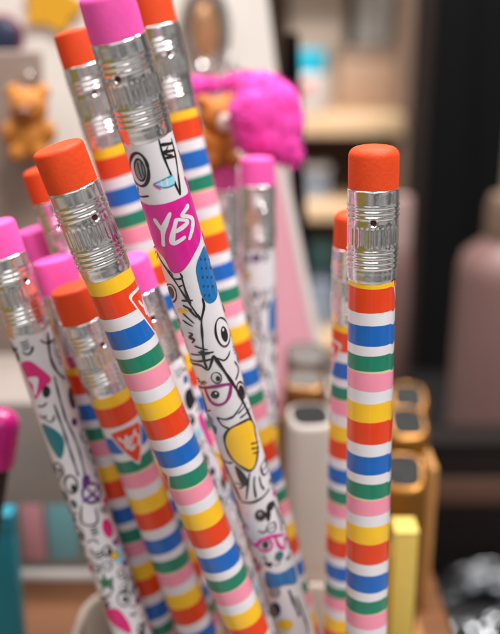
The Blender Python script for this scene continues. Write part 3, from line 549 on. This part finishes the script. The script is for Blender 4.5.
PL = {
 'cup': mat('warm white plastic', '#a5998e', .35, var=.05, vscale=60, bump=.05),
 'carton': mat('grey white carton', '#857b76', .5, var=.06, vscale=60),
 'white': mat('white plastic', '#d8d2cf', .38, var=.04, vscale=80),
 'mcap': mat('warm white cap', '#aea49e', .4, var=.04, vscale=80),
 'board': mat('white painted board', '#efe8e1', .55, var=.05, vscale=25, bump=.1, bscale=400),
 'taupe': mat('taupe board', '#8a776d', .6, var=.1, vscale=20, bump=.1, bscale=400),
 'pinkcard': mat('pale pink card', '#f4b0c3', .6, var=.04, vscale=60),
 'whitecard': mat('white card edge', '#efe7e4', .55, var=.03),
 'black': mat('black lacquered board', '#0b0b0c', .8, var=.15, vscale=15, spec=.05),
 'charcoal': mat('charcoal brown trim', '#241d1a', .7, spec=.1),
 'teal': mat('teal card', '#1489a0', .45, var=.06, vscale=70),
 'labelpink': mat('faded pink label', '#c98d96', .5), 'labelteal': mat('faded teal label', '#6fa5ae', .5),
 'mag': mat('magenta plastic', '#c3157c', .3, coat=.3), 'dark': mat('dark grip rubber', '#1c1718', .55),
 'gold': mat('gold plastic', '#946426', .3, metal=.8, var=.15, vscale=120, coat=.2),
 'bronze': mat('bronze plastic', '#85582a', .32, metal=.75, var=.1, vscale=120, coat=.2),
 'brown': mat('brown plastic', '#5a463b', .4, coat=.1), 'taupecap': mat('taupe cap plastic', '#574d49', .4),
 'chip': mat('dark cap chip', '#121114', .65, spec=.25), 'chipgrey': mat('grey cap chip', '#5b5654', .65, spec=.25),
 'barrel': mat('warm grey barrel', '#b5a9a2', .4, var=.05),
 'kraft': mat('kraft board', '#a97a42', .7, var=.1, vscale=200, bump=.15), 'ycard': mat('yellow card', '#cbb058', .5, var=.05),
 'ydark': mat('ochre card', '#c08f22', .5),
 'amber': mat('amber plush', '#b26d1e', .7, var=.25, vscale=300, bump=.8, bscale=1800),
 'amberdark': mat('dark amber plush', '#8f4c12', .7, bump=.5),
 'bear': mat('brown bear plush', '#b3661d', .75, var=.2, vscale=300, bump=.8, bscale=1800), 'muzzle': mat('pale muzzle plush', '#e2c6bd', .8, bump=.5),
 'nose': mat('dark nose', '#4b4a4a', .3),
 'plush': mat('hot pink plush', '#e23ca6', .85, var=.12, vscale=350, bump=1., bscale=1600, sss=.2),
 'chrome': mat('polished chrome', '#d9d6d4', .14, metal=1), 'rose': mat('rose gold face', '#e0a87c', .2, metal=.6, coat=.5),
 'oak': mat('oak shelf', '#cf9a60', .5, var=.12, vscale=14), 'backbrown': mat('brown back panel', '#8a7263', .6, var=.1, vscale=8),
 'beige': mat('beige carton', '#dcc8b8', .6), 'brightwhite': mat('glossy white carton', '#f2efea', .25, coat=.4),
 'palecyan': mat('pale cyan lid', '#8fd0cf', .5), 'cyancap': mat('cyan cap', '#1a9fb8', .4), 'redmark': mat('red print', '#c23a44', .5), 'greybox': mat('grey blue carton', '#7c8796', .5),
 'tanbox': mat('tan carton', '#a3866f', .6), 'orangebox': mat('orange carton', '#d9622f', .5),
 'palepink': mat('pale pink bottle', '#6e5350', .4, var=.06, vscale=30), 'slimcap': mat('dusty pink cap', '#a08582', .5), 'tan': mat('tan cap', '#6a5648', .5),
 'darkbrown': mat('dark brown carton', '#150e0c', .65, spec=.2, var=.2, vscale=20), 'midbrown': mat('brown carton band', '#5b3d30', .5),
 'foil': mat('silver foil', '#83868a', .13, metal=1, var=.1), 'deck': mat('dark stained deck', '#131214', .6, spec=.25, var=.25, vscale=12),
 'wall': mat('grey wall paint', '#8b8482', .8, var=.06, vscale=3), 'floor': mat('pale shop floor', '#e2dcd8', .6, var=.15, vscale=5),
 'yellowtag': mat('yellow tag', '#e5a81e', .5), 'navy': mat('navy badge', '#2b3350', .4), 'redrim': mat('dark red badge', '#8c2b33', .4),
}
def woodmat(name, c1, c2, sc=9.):
    m = bpy.data.materials.new(name); m.use_nodes = True; nt = m.node_tree; p = nt.nodes['Principled BSDF']
    tc = nt.nodes.new('ShaderNodeTexCoord'); mp = nt.nodes.new('ShaderNodeMapping'); mp.inputs['Scale'].default_value = (2, 30, 30)
    w = nt.nodes.new('ShaderNodeTexNoise'); w.inputs['Scale'].default_value = sc; w.inputs['Detail'].default_value = 6; w.inputs['Distortion'].default_value = .6
    r = nt.nodes.new('ShaderNodeValToRGB'); r.color_ramp.elements[0].color = lin(c1); r.color_ramp.elements[1].color = lin(c2)
    r.color_ramp.elements[0].position = .35; r.color_ramp.elements[1].position = .65
    L = nt.links; L.new(tc.outputs['Object'], mp.inputs[0]); L.new(mp.outputs[0], w.inputs['Vector']); L.new(w.outputs['Fac'], r.inputs[0]); L.new(r.outputs[0], p.inputs['Base Color'])
    p.inputs['Roughness'].default_value = .45; return m
PL['counter'] = woodmat('counter wood', '#5a3820', '#74492b'); PL['oak'] = woodmat('oak shelf', '#c3a07c', '#d9bb97', 4)

# the cup that carries the pencils
mb = MB()
cx0, cx1, cy0, cy1 = -39, 29.5, 122, 184
out = []
for z, k in ((0, 3), (1, 1.2), (3, .4), (36, 0), (38.3, 0), (39.2, .5), (39.5, 1.1), (39.2, 1.7), (38.3, 2.1), (20, 2.3), (18, 2.7)):
    out.append([(x, y, z) for x, y in rrect(cx0+k, cx1-k, cy0+k, cy1-k, 13-k)])
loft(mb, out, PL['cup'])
tag(mb.build('pencil_cup'), 'warm white rounded plastic cup holding the striped and doodle pencils', 'cup')

# markers
def sup(cx, cy, rx, ry, z, sl=0., e=3.2, n=40):
    o = []
    for k in range(n):
        t = 2*math.pi*k/n; c, s = math.cos(t), math.sin(t)
        o.append((cx+rx*math.copysign(abs(c)**(2/e), c), cy+ry*math.copysign(abs(s)**(2/e), s), z+sl*ry*math.copysign(abs(s)**(2/e), s)))
    return o
def marker(x, y, h, rz, mcap, mbar, mchip, label, group, sl=.22, r=6.2, ry=5.9):
    root = empty('marker', (x, y, 4), label, 'marker', group, (0, 0, rz)); h -= 4
    b = MB(); loft(b, [sup(0, 0, r-.5, ry-.5, z) for z in (0,)]+[sup(0, 0, r-.25, ry-.25, z) for z in (.4, h-44)], mbar); b.build('barrel', root)
    c = MB(); loft(c, [sup(0, 0, r, ry, h-44), sup(0, 0, r, ry, h-1.6, sl), sup(0, 0, r-.35, ry-.35, h-.5, sl), sup(0, 0, r-1.0, ry-1.0, h, sl), sup(0, 0, r-1.3, ry-1.2, h, sl), sup(0, 0, r-1.4, ry-1.3, h-.6, sl)], mcap); c.build('cap', root)
    k = MB(); loft(k, [sup(0, 0, r-1.42, ry-1.32, h-.7, sl), sup(0, 0, r-1.5, ry-1.4, h-.3, sl)], mchip); k.build('colour_chip', root)
GM = 'markers standing in the organiser'
def mk(px, py, d, *a, **k):
    p = at(px, py, d); marker(p.x, p.y, p.z, *a, **k)
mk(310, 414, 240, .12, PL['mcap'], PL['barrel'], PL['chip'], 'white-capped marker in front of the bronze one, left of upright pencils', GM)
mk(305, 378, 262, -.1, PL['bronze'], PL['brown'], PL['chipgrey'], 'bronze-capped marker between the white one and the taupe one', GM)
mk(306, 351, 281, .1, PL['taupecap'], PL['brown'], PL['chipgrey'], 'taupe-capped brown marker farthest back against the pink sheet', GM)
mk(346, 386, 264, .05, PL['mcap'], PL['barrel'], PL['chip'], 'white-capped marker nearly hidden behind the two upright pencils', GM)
mk(403, 470, 238, -.12, PL['gold'], PL['gold'], PL['chip'], 'gold marker with dark chip, lowest and nearest of the gold column', GM, sl=.5)
mk(407, 421, 264, .06, PL['gold'], PL['gold'], PL['chip'], 'gold marker with dark chip, middle of the gold column', GM, sl=.5)
mk(408, 396, 286, -.06, PL['gold'], PL['bronze'], PL['chip'], 'gold marker with dark chip, farthest of the gold column', GM, sl=.5)

root = empty('marker_organiser', (20, 240, 0), 'tan kraft organiser tray under the markers, its side panel beside the gold ones', 'organiser')
def part(name, lo, hi, m, root, bev=.4, rel=None):
    mb = MB(); o = rel if rel else tuple(root.location/MM)
    mb.box([lo[i]-o[i] for i in range(3)], [hi[i]-o[i] for i in range(3)], m, bev); return mb.build(name, root)
part('base', (-14, 188, .3), (48, 278, 3.9), PL['kraft'], root)
part('side_panel', (50.6, 226, .3), (52.6, 277.8, 47), PL['kraft'], root)
part('back_panel', (-14, 275.4, 4), (50.5, 277.8, 40), PL['kraft'], root)

root = empty('yellow_carton', (37, 190, 0), 'slim yellow carton standing at the lower right beside the upright pencil', 'carton')
part('body', (33.9, 184, .2), (39.4, 190.8, 51.7), PL['ycard'], root, .35)
part('lid', (33.8, 183.9, 51.75), (39.5, 190.9, 52.6), PL['ycard'], root, .3)
part('side_flap', (33.3, 184.4, 1), (33.75, 190.4, 46), PL['ydark'], root, .1)

# left of the cup
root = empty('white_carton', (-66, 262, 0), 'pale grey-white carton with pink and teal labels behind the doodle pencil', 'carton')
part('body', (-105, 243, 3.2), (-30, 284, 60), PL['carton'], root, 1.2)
part('tray', (-106, 241, .2), (-29, 285, 3), PL['white'], root, .6)
part('pink_label', (-70, 242.6, 7), (-63.6, 242.95, 26), PL['labelpink'], root, .1)
part('teal_label', (-62, 242.6, 7), (-53, 242.95, 26), PL['labelteal'], root, .1)
root = empty('teal_box', (-75, 205, 0), 'slim teal card box at the lower left corner', 'box')
part('body', (-95, 203, .2), (-61.2, 208, 40), PL['teal'], root, .5)
part('lid', (-95.3, 202.7, 40.2), (-60.9, 208.3, 46), PL['teal'], root, .5)
t_ = at(4, 408, 193); e_ = at(-12, 520, 197); dd = (e_-t_).normalized(); e_ = t_+dd*((t_.z-1)/-dd.z)
root = empty('magenta_pen', e_, 'fat magenta-capped pen with dark grip leaning at the left edge', 'pen', rot=(t_-e_).to_track_quat('Z', 'Y').to_euler())
T_ = (t_-e_).length
mb = MB(); mb.lathe([(2.4, 0), (2.9, 2), (2.9, T_-13)], PL['dark'], 32); mb.build('grip', root)
mb = MB(); mb.lathe([(3.7, T_-13)]+[(3.9, T_-12)]+[(3.8, T_-3.6)]+[(3.8*math.cos(k/8*math.pi/2)+.01, T_-3.6+3.6*math.sin(k/8*math.pi/2)) for k in range(1, 9)], PL['mag'], 32); mb.build('cap', root)

# boards behind
root = empty('taupe_board', (-103, 300, 0), 'taupe upright display board at the left edge behind the pencils', 'board')
part('panel', (-150, 299, .2), (-67, 303, 157), PL['taupe'], root, .8)
part('foot', (-140, 294, .2), (-75, 298.8, 8), PL['taupe'], root, .6)
def slab(name, poly, y0, th, m, parent=None, loc=(0, 0, 0)):
    mb = MB(); n = len(poly)
    V = [(x-loc[0], y0-loc[1], z-loc[2]) for x, z in poly]+[(x-loc[0], y0+th-loc[1], z-loc[2]) for x, z in poly]
    mb.add(V, [list(range(n)), [n+k for k in range(n)][::-1]]+[[k, k+n, (k+1) % n+n, (k+1) % n] for k in range(n)], m, False)
    return mb.build(name, parent, auto=0)
root = empty('white_board', (-70, 340, 0), 'tall white display board with black right edge filling the upper left background', 'board')
slab('panel', [(-160, .3), (24, .3), (17, 90), (13, 125), (4, 190), (1, 260), (-160, 260)], 340, 5, PL['board'], root, (-70, 340, 0))
slab('edge_trim', [(29, .3), (24.2, .3), (17.2, 90), (13.2, 125), (11, 141), (13.2, 162), (17.6, 162), (19.6, 125)], 339.5, 5, PL['black'], root, (-70, 340, 0))
P_ = lambda px, py: (lambda q: (q.x, q.z))(atY(px, py, 285))
root = empty('pink_sheet', (10, 285, 0), 'pale pink sloping card with white right edge behind the blurred pencils', 'card')
a_, b_, c_ = P_(226, 172), P_(276, 160), P_(315, 352)
sl = (c_[0]-b_[0])/(c_[1]-b_[1]); bx = b_[0]+sl*(.3-b_[1])
w_ = 2.9
slab('card', [(a_[0]+3, .3), (bx, .3), (b_[0], b_[1]), (a_[0], a_[1])], 285, 2, PL['pinkcard'], root, (10, 285, 0))
slab('white_edge', [(bx+.05, .3), (bx+w_, .3), (b_[0]+w_, b_[1]-.6), (b_[0]+.05, b_[1])], 284.6, 2.8, PL['whitecard'], root, (10, 285, 0))

# charms and toppers
def remesh(o, v):
    md = o.modifiers.new('remesh', 'REMESH'); md.mode = 'VOXEL'; md.voxel_size = v*MM; md.use_smooth_shade = True
def bear(name, base, s, m, label, hang, mz):
    root = empty(name, base, label, 'bear charm' if hang else 'pencil topper')
    b = MB(); S = lambda *c: tuple(q*s for q in c)
    b.blob(S(0, 0, 4.2), 4.2*s, m, 1, .05, sc=(1, .85, 1)); b.blob(S(0, -.6, 10.2), 3.9*s, m, 2, .05)
    for e in (-1, 1):
        b.blob(S(e*2.9, 0, 13.2), 1.6*s, m, 3, .05, sub=3); b.blob(S(e*4.0, -1.6, 5.4), 1.6*s, m, 4, .05, sub=3, sc=(1, 1, 1.5)); b.blob(S(e*2.4, -2.6, 1.3), 1.9*s, m, 5, .05, sub=3)
    o = b.build('body', root); remesh(o, .35*s)
    b = MB(); b.blob(S(0, -3.7, 9.4), 1.9*s, mz, 6, .04, sub=3); z = b.build('muzzle', root)
    b = MB(); b.blob(S(0, -5.5, 9.9), .75*s, PL['nose'], 7, .02, sub=3, sc=(1.3, .8, .9)); b.build('nose', root)
    for e in (-1, 1):
        b = MB(); b.blob(S(e*1.5, -4.05, 11.1), .5*s, PL['nose'], 8, .0, sub=2); b.build('eye', root)
    return root
b_ = atY(33, 158, 290)
bear('teddy_charm', b_, 1.55, PL['amber'], 'amber teddy charm hanging in front of the taupe board', True, PL['amberdark'])
mb = MB(); q = b_+Vector((0, 0, 15.1*1.55))
mb.tube([q+Vector((0, 9, 3)), q+Vector((0, 2, 3)), q+Vector((0, -.5, 2.6)), q+Vector((0, -1, 4))], .8, PL['chrome'])
mb.tube([q+Vector((math.cos(t*.5)*2.2, -.3, math.sin(t*.5)*2.6+.4)) for t in range(14)], .45, PL['chrome'])
tag(mb.build('hook'), 'small chrome peg and ring carrying the amber teddy charm', 'hook')
T12 = Vector(PP('P12')[0]); T11 = Vector(PP('P11')[0])
r_ = bear('bear_topper', T12+Vector((-1.8, -.5, .1)), 1.22, PL['bear'], 'brown bear topper with pale muzzle sitting on a blurred pink eraser', False, PL['muzzle'])
r_.rotation_euler = (0, 0, .55)
mb = MB(); c = lambda px, py, d: tuple(at(px, py, d)-T11)
balls = [(262, 116, 212, 7.6), (262, 100, 213, 6.4), (271, 108, 212, 7.0), (276, 126, 212, 6.4), (258, 134, 212, 5.6), (270, 140, 211, 5.0), (282, 146, 211, 4.2), (292, 156, 211, 2.4), (252, 88, 216, 3.8), (196, 88, 250, 3.2), (212, 86, 248, 2.4), (228, 84, 242, 2.2), (240, 83, 230, 2.6)]
for i, (px, py, d, r) in enumerate(balls):
    mb.blob(c(px, py, d), r, PL['plush'], i+11, .06, 2.6)
tf = MB(); rt = random.Random(3)
for px, py, d, r in balls:
    o0 = Vector(c(px, py, d))
    for k in range(int(26*r)):
        n_ = Vector((rt.gauss(0, 1), rt.gauss(0, 1), rt.gauss(0, 1))).normalized(); t_ = n_.orthogonal().normalized()*.28; q_ = n_.cross(t_)
        tip = n_+Vector((rt.uniform(-.3, .3), rt.uniform(-.3, .3), rt.uniform(-.4, .2))); p0 = o0+n_*r*.96; p1 = p0+tip.normalized()*rt.uniform(.8, 2.1)
        tf.add([p0+t_, p0-t_*.5+q_*.8, p0-t_*.5-q_*.8, p1], [(0, 1, 3), (1, 2, 3), (2, 0, 3)], PL['plush'])
o = mb.build('plush_topper', None, T11); remesh(o, .5); tf.build('fur', o); tag(o, 'fluffy hot pink plush topper above the blurred doodle pencil', 'pencil topper')

p_ = atY(205, 30, 333)
root = empty('mirror_charm', p_, 'oval rose gold charm in a chrome ring on the white board', 'charm')
mb = MB(); mb.tube([(7*math.cos(t/24*2*math.pi), 0, 13*math.sin(t/24*2*math.pi)) for t in range(25)], 2.3, PL['chrome']); mb.build('ring', root)
mb = MB(); mb.blob((0, 2, 0), 1, PL['rose'], 1, 0, sc=(4.6, 2.2, 10.2)); mb.build('face', root)
mb = MB(); mb.box((-1.2, 2.5, 10), (1.2, 6.9, 12.5), PL['chrome'], .3); mb.build('mount', root)
mb = MB()
for k in range(4): mb.tube([(8+k*1.6+1.9*math.cos(t), 1+(k % 2)*1.2, -12-k*3+2.4*math.sin(t)) for t in [j*.45 for j in range(15)]], .7, PL['chrome'])
mb.build('chain', root)
p_ = atY(52, 6, 337)
mb = MB(); pts = [(9.5*math.cos(t)*(1+.16*math.cos(5*t)), 9.5*math.sin(t)*.8*(1+.16*math.cos(5*t))) for t in [k/40*2*math.pi for k in range(40)]]
o = slab('yellow_tag', pts, 0, 2.8, PL['yellowtag'], None); o.location = p_*MM; tag(o, 'yellow scalloped tag at the top of the white board', 'tag')
p_ = atY(3, 36, 336)
root = empty('round_badge', p_, 'navy and dark red round badge at the top left edge of the white board', 'badge')
mb = MB(); mb.blob((0, 0, 0), 1, PL['navy'], 1, 0, sc=(6.2, 2.4, 6.2)); mb.build('face', root)
mb = MB(); mb.tube([(6.2*math.cos(t/24*2*math.pi), 1, 6.2*math.sin(t/24*2*math.pi)) for t in range(25)], 1.2, PL['redrim']); mb.build('rim', root)

# ------------------------------------------------------------------ shop behind
def B(p0, p1): return None
def boxpx(name, px0, px1, py0, py1, Y, dep, m, root=None, bev=1.5):
    a = atY(px0, py1, Y); b = atY(px1, py0, Y); mb = MB()
    x0, x1 = min(a.x, b.x), max(a.x, b.x); o = root.location/MM if root else Vector()
    mb.box((x0-o.x, Y-o.y, a.z-o.z), (x1-o.x, Y+dep-o.y, b.z-o.z), m, bev); return mb.build(name, root)
p = atY(340, 400, 900)
su = empty('shelf_unit', (90, 1000, -900), 'oak shelf unit with brown back holding blurred goods at the upper right', 'shelf unit')
boxpx('board', 262, 405, 115, 136, 900, 150, PL['oak'], su); boxpx('board', 262, 396, 205, 221, 900, 150, PL['oak'], su); boxpx('board', 262, 396, 338, 352, 900, 150, PL['oak'], su)
boxpx('board', 262, 402, -70, -52, 900, 150, PL['oak'], su)
boxpx('back_panel', 255, 410, -70, 352, 1052, 10, PL['backbrown'], su)
mb = MB(); a = atY(407, 0, 900); mb.box((a.x-90, -98, 0), (a.x-90+16, 52, 900+a.z+40), PL['backbrown'], 1.5); mb.build('upright', su)
mb = MB(); a = atY(255, 0, 900); mb.box((a.x-90-10, -98, 0), (a.x-90+6, 52, 900+a.z+40), PL['backbrown'], 1.5); mb.build('upright', su)

def shelf_z(py): return atY(300, py, 900).z
z1, z2, z3 = shelf_z(115), shelf_z(205), shelf_z(338)
def bottle(name, px, Y, z, r, h, m, mc, label, caph=.22, capr=.8, mark=None, cat='bottle'):
    x = atY(px, 200, Y).x
    root = empty(name, (x, Y, z), label, cat)
    mb = MB(); mb.lathe([(r*.92, 0), (r, 2), (r, h*(.9-caph)), (r*.93, h*(.95-caph)), (r*capr*.95, h*(1-caph)), (r*capr*.9, h*(1-caph)+.5)], m, 40); mb.build('body', root)
    mb = MB(); mb.lathe([(r*capr, h*(1-caph)+.6), (r*capr, h*.97), (r*capr*.9, h)], mc, 40); mb.build('cap', root)
    if mark: mb = MB(); mb.blob((-2, -r-.2, h*.42), 1, mark, 3, .15, sc=(6, .8, 5)); mb.build('label', root)
    return root
bottle('lotion_bottle', 304, 925, z1+.5, 23, 60, PL['mcap'], PL['cyancap'], 'white bottle with cyan cap on the upper oak shelf', .36, .86, PL['redmark'])
def carton(px0, px1, h, Y, dep, z, m, mlid, label, name='carton'):
    a = atY(px0, 150, Y).x; b = atY(px1, 150, Y).x
    root = empty(name, ((a+b)/2, Y+dep/2, z), label, 'carton'); w = (b-a)/2
    mb = MB(); mb.box((-w, -dep/2, .4), (w, dep/2, h*.8), m, 1.5); mb.build('body', root)
    mb = MB(); mb.box((-w-.6, -dep/2-.6, h*.8+.2), (w+.6, dep/2+.6, h), mlid, 1.5); mb.build('lid', root)
carton(336, 400, 62, 960, 60, z1, PL['tanbox'], PL['backbrown'], 'wide brown carton on the upper oak shelf beside the bottle')
carton(288, 341, 120, 990, 50, z1, PL['beige'], PL['beige'], 'tall beige carton at the back of the upper oak shelf')
carton(352, 396, 118, 1000, 40, z1, PL['brightwhite'], PL['brightwhite'], 'glossy white carton at the back of the upper oak shelf')
carton(300, 330, 34, 930, 40, z2, PL['greybox'], PL['white'], 'small grey carton with white lid on the lower oak shelf')
carton(270, 297, 30, 935, 40, z2, PL['orangebox'], PL['beige'], 'small orange carton on the lower oak shelf beside the grey one')
carton(303, 338, 52, 930, 50, z3, PL['greybox'], PL['greybox'], 'grey blue carton on the bottom oak shelf')
carton(292, 308, 78, 925, 40, z3, PL['orangebox'], PL['labelpink'], 'narrow orange carton with pink lid on the bottom oak shelf')
carton(311, 336, 84, 985, 40, z3, PL['labelteal'], PL['palecyan'], 'pale teal carton with pale cyan lid at the back of the bottom shelf')
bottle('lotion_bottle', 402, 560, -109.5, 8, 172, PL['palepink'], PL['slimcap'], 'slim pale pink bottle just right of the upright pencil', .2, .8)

# black pillar, low deck with its goods
root = empty('black_pillar', (170, 800, -900), 'broad black shop pillar right of the shelf unit', 'pillar')
def lean(name, tx0, tx1, bx0, bx1, Y, dep, m):
    q = [atY(bx0, 440, Y), atY(bx1, 440, Y), atY(tx1, -10, Y), atY(tx0, -10, Y)]
    ex = [(q[3].x-q[0].x)/(q[3].z-q[0].z), (q[2].x-q[1].x)/(q[2].z-q[1].z)]; zb, zt = -900, q[2].z+250
    L = [(q[0].x+ex[0]*(zb-q[0].z)*0, zb), (q[1].x, zb), (q[1].x, q[1].z), (q[2].x+ex[1]*250, zt), (q[3].x+ex[0]*250, zt), (q[0].x, q[0].z)]
    return slab(name, L, Y, dep, m, root, tuple(root.location/MM))
lean('shaft', 436, 474, 408, 458, 800, 50, PL['black'])
lean('trim', 424, 435.4, 398, 407.4, 803, 40, PL['charcoal'])
lean('side_panel', 474, 522, 459, 482, 815, 30, PL['black'])
root = empty('low_table', (260, 520, -900), 'dark stained low display table behind the counter', 'table')
part('table_top', (60, 300, -122), (520, 700, -110), PL['deck'], root, 2)
for x in (75, 490):
    for y in (315, 670): part('leg', (x, y, -900), (x+18, y+18, -122.2), PL['deck'], root, 1)
root = empty('brown_carton', (170, 414, -110), 'dark brown carton with a lighter band on the low table', 'carton')
part('body', (85, 405, -109.6), (260, 424, -36), PL['darkbrown'], root, 2)
part('band', (84.5, 404.5, -66), (260.5, 424.5, -52), PL['midbrown'], root, .6)
part('lid', (84, 404, -35.8), (261, 425, -31), PL['darkbrown'], root, 1)
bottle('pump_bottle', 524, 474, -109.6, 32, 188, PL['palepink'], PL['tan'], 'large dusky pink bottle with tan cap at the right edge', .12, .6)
def packet(cx, cy, w, d, seed, label, rz):
    mb = MB(); n = 46; rows = []
    for j in range(n+1):
        for i in range(n+1):
            u = i/n*2-1; v = j/n*2-1; k = (1-u**4)*(1-v**4)
            z = 13*k+4.5*noise.fractal(Vector((u*2.2, v*2.2, seed*3.1)), 1, 2, 4)*(.3+k)
            mb.v.append((u*w, v*d, max(.6, z+2)))
    for j in range(n):
        for i in range(n): q = j*(n+1)+i; mb.face((q, q+1, q+n+2, q+n+1), PL['foil'], False if (i+j) % 3 else True)
    b = len(mb.v)
    for j in range(n+1):
        for i in range(n+1):
            if i in (0, n) or j in (0, n): pass
    mb.v += [(-w, -d, .2), (w, -d, .2), (w, d, .2), (-w, d, .2)]; mb.face((b+3, b+2, b+1, b), PL['foil'], False)
    o = mb.build('foil_packet', None, (cx, cy, -109.8), (0, 0, rz), auto=0); tag(o, label, 'packet', 'foil packets on the low table')
packet(122, 345, 34, 26, 1, 'crumpled silver foil packet at the lower right corner of the low table', .3)
packet(128, 392, 30, 11, 5, 'narrow silver foil packet lying close against the brown carton', -.05)

# setting
mb = MB(); mb.box((-420, 104, -22), (58, 352, 0), PL['counter'], 1.2); tag(mb.build('counter'), kind='structure')
mb = MB(); mb.box((-410, 120, -900), (50, 340, -22.2), PL['deck'], 1.); tag(mb.build('counter_base'), kind='structure')
mb = MB(); mb.box((-2500, -1500, -920), (2500, 1700, -900.3), PL['floor']); tag(mb.build('floor'), kind='structure')
mb = MB(); mb.box((-2500, 1700, -920), (2500, 1760, 2100), PL['wall']); tag(mb.build('wall'), kind='structure')

# ------------------------------------------------------------------ light
w = bpy.data.worlds.new('World'); scene.world = w; w.use_nodes = True
nt = w.node_tree; bg = nt.nodes['Background']
tc = nt.nodes.new('ShaderNodeTexCoord'); nz = nt.nodes.new('ShaderNodeTexNoise'); nz.inputs['Scale'].default_value = 3.2; nz.inputs['Detail'].default_value = 3
rp = nt.nodes.new('ShaderNodeValToRGB')
rp.color_ramp.elements[0].position = .43; rp.color_ramp.elements[0].color = (.30, .29, .28, 1)
rp.color_ramp.elements[1].position = .60; rp.color_ramp.elements[1].color = (2.0, 1.94, 1.86, 1)
nt.links.new(tc.outputs['Generated'], nz.inputs['Vector']); nt.links.new(nz.outputs['Fac'], rp.inputs[0]); dp = nt.nodes.new('ShaderNodeVectorMath'); dp.operation = 'DOT_PRODUCT'; dp.inputs[1].default_value = (-.86, -.5, -.05)
sm = nt.nodes.new('ShaderNodeMapRange'); sm.inputs['From Min'].default_value = .86; sm.inputs['From Max'].default_value = .95
mxw = nt.nodes.new('ShaderNodeMixRGB'); mxw.inputs[2].default_value = (1.1, .82, .12, 1)      # yellow patch added to the world colour for ferrule reflections
nt.links.new(tc.outputs['Generated'], dp.inputs[0]); nt.links.new(dp.outputs['Value'], sm.inputs['Value']); nt.links.new(sm.outputs[0], mxw.inputs[0])
nt.links.new(rp.outputs[0], mxw.inputs[1]); nt.links.new(mxw.outputs[0], bg.inputs['Color'])
bg.inputs['Strength'].default_value = .22
def area(name, loc, target, sx, sy, power, col):
    l = bpy.data.lights.new(name, 'AREA'); l.shape = 'RECTANGLE'; l.size = sx*MM; l.size_y = sy*MM; l.energy = power; l.color = col
    o = bpy.data.objects.new(name, l); COL.objects.link(o); o.location = Vector(loc)*MM
    o.rotation_euler = (Vector(target)-Vector(loc)).to_track_quat('-Z', 'Y').to_euler()
area('ceiling_or_fill_lamp', (380, -330, 1150), (0, 160, 80), 420, 220, 19, (1, .97, .94))
area('ceiling_or_fill_lamp', (-250, -1000, 900), (0, 160, 80), 1300, 500, 5.5, (1, .98, .96))  # added soft fill behind the camera, brightens fronts and ferrules
area('ceiling_or_fill_lamp', (-600, 300, 1250), (0, 180, 80), 200, 900, 7, (1, .97, .94))
area('ceiling_or_fill_lamp', (100, 420, 900), (110, 960, 80), 700, 160, 21, (1, .95, .9))  # added unseen fill, lights the shelf goods from the front

vs = scene.view_settings; vs.view_transform = 'Standard'; vs.look = 'None'; vs.exposure = -.08; vs.gamma = 1
scene.cycles.use_denoising = True
scene.cycles.max_bounces = 8
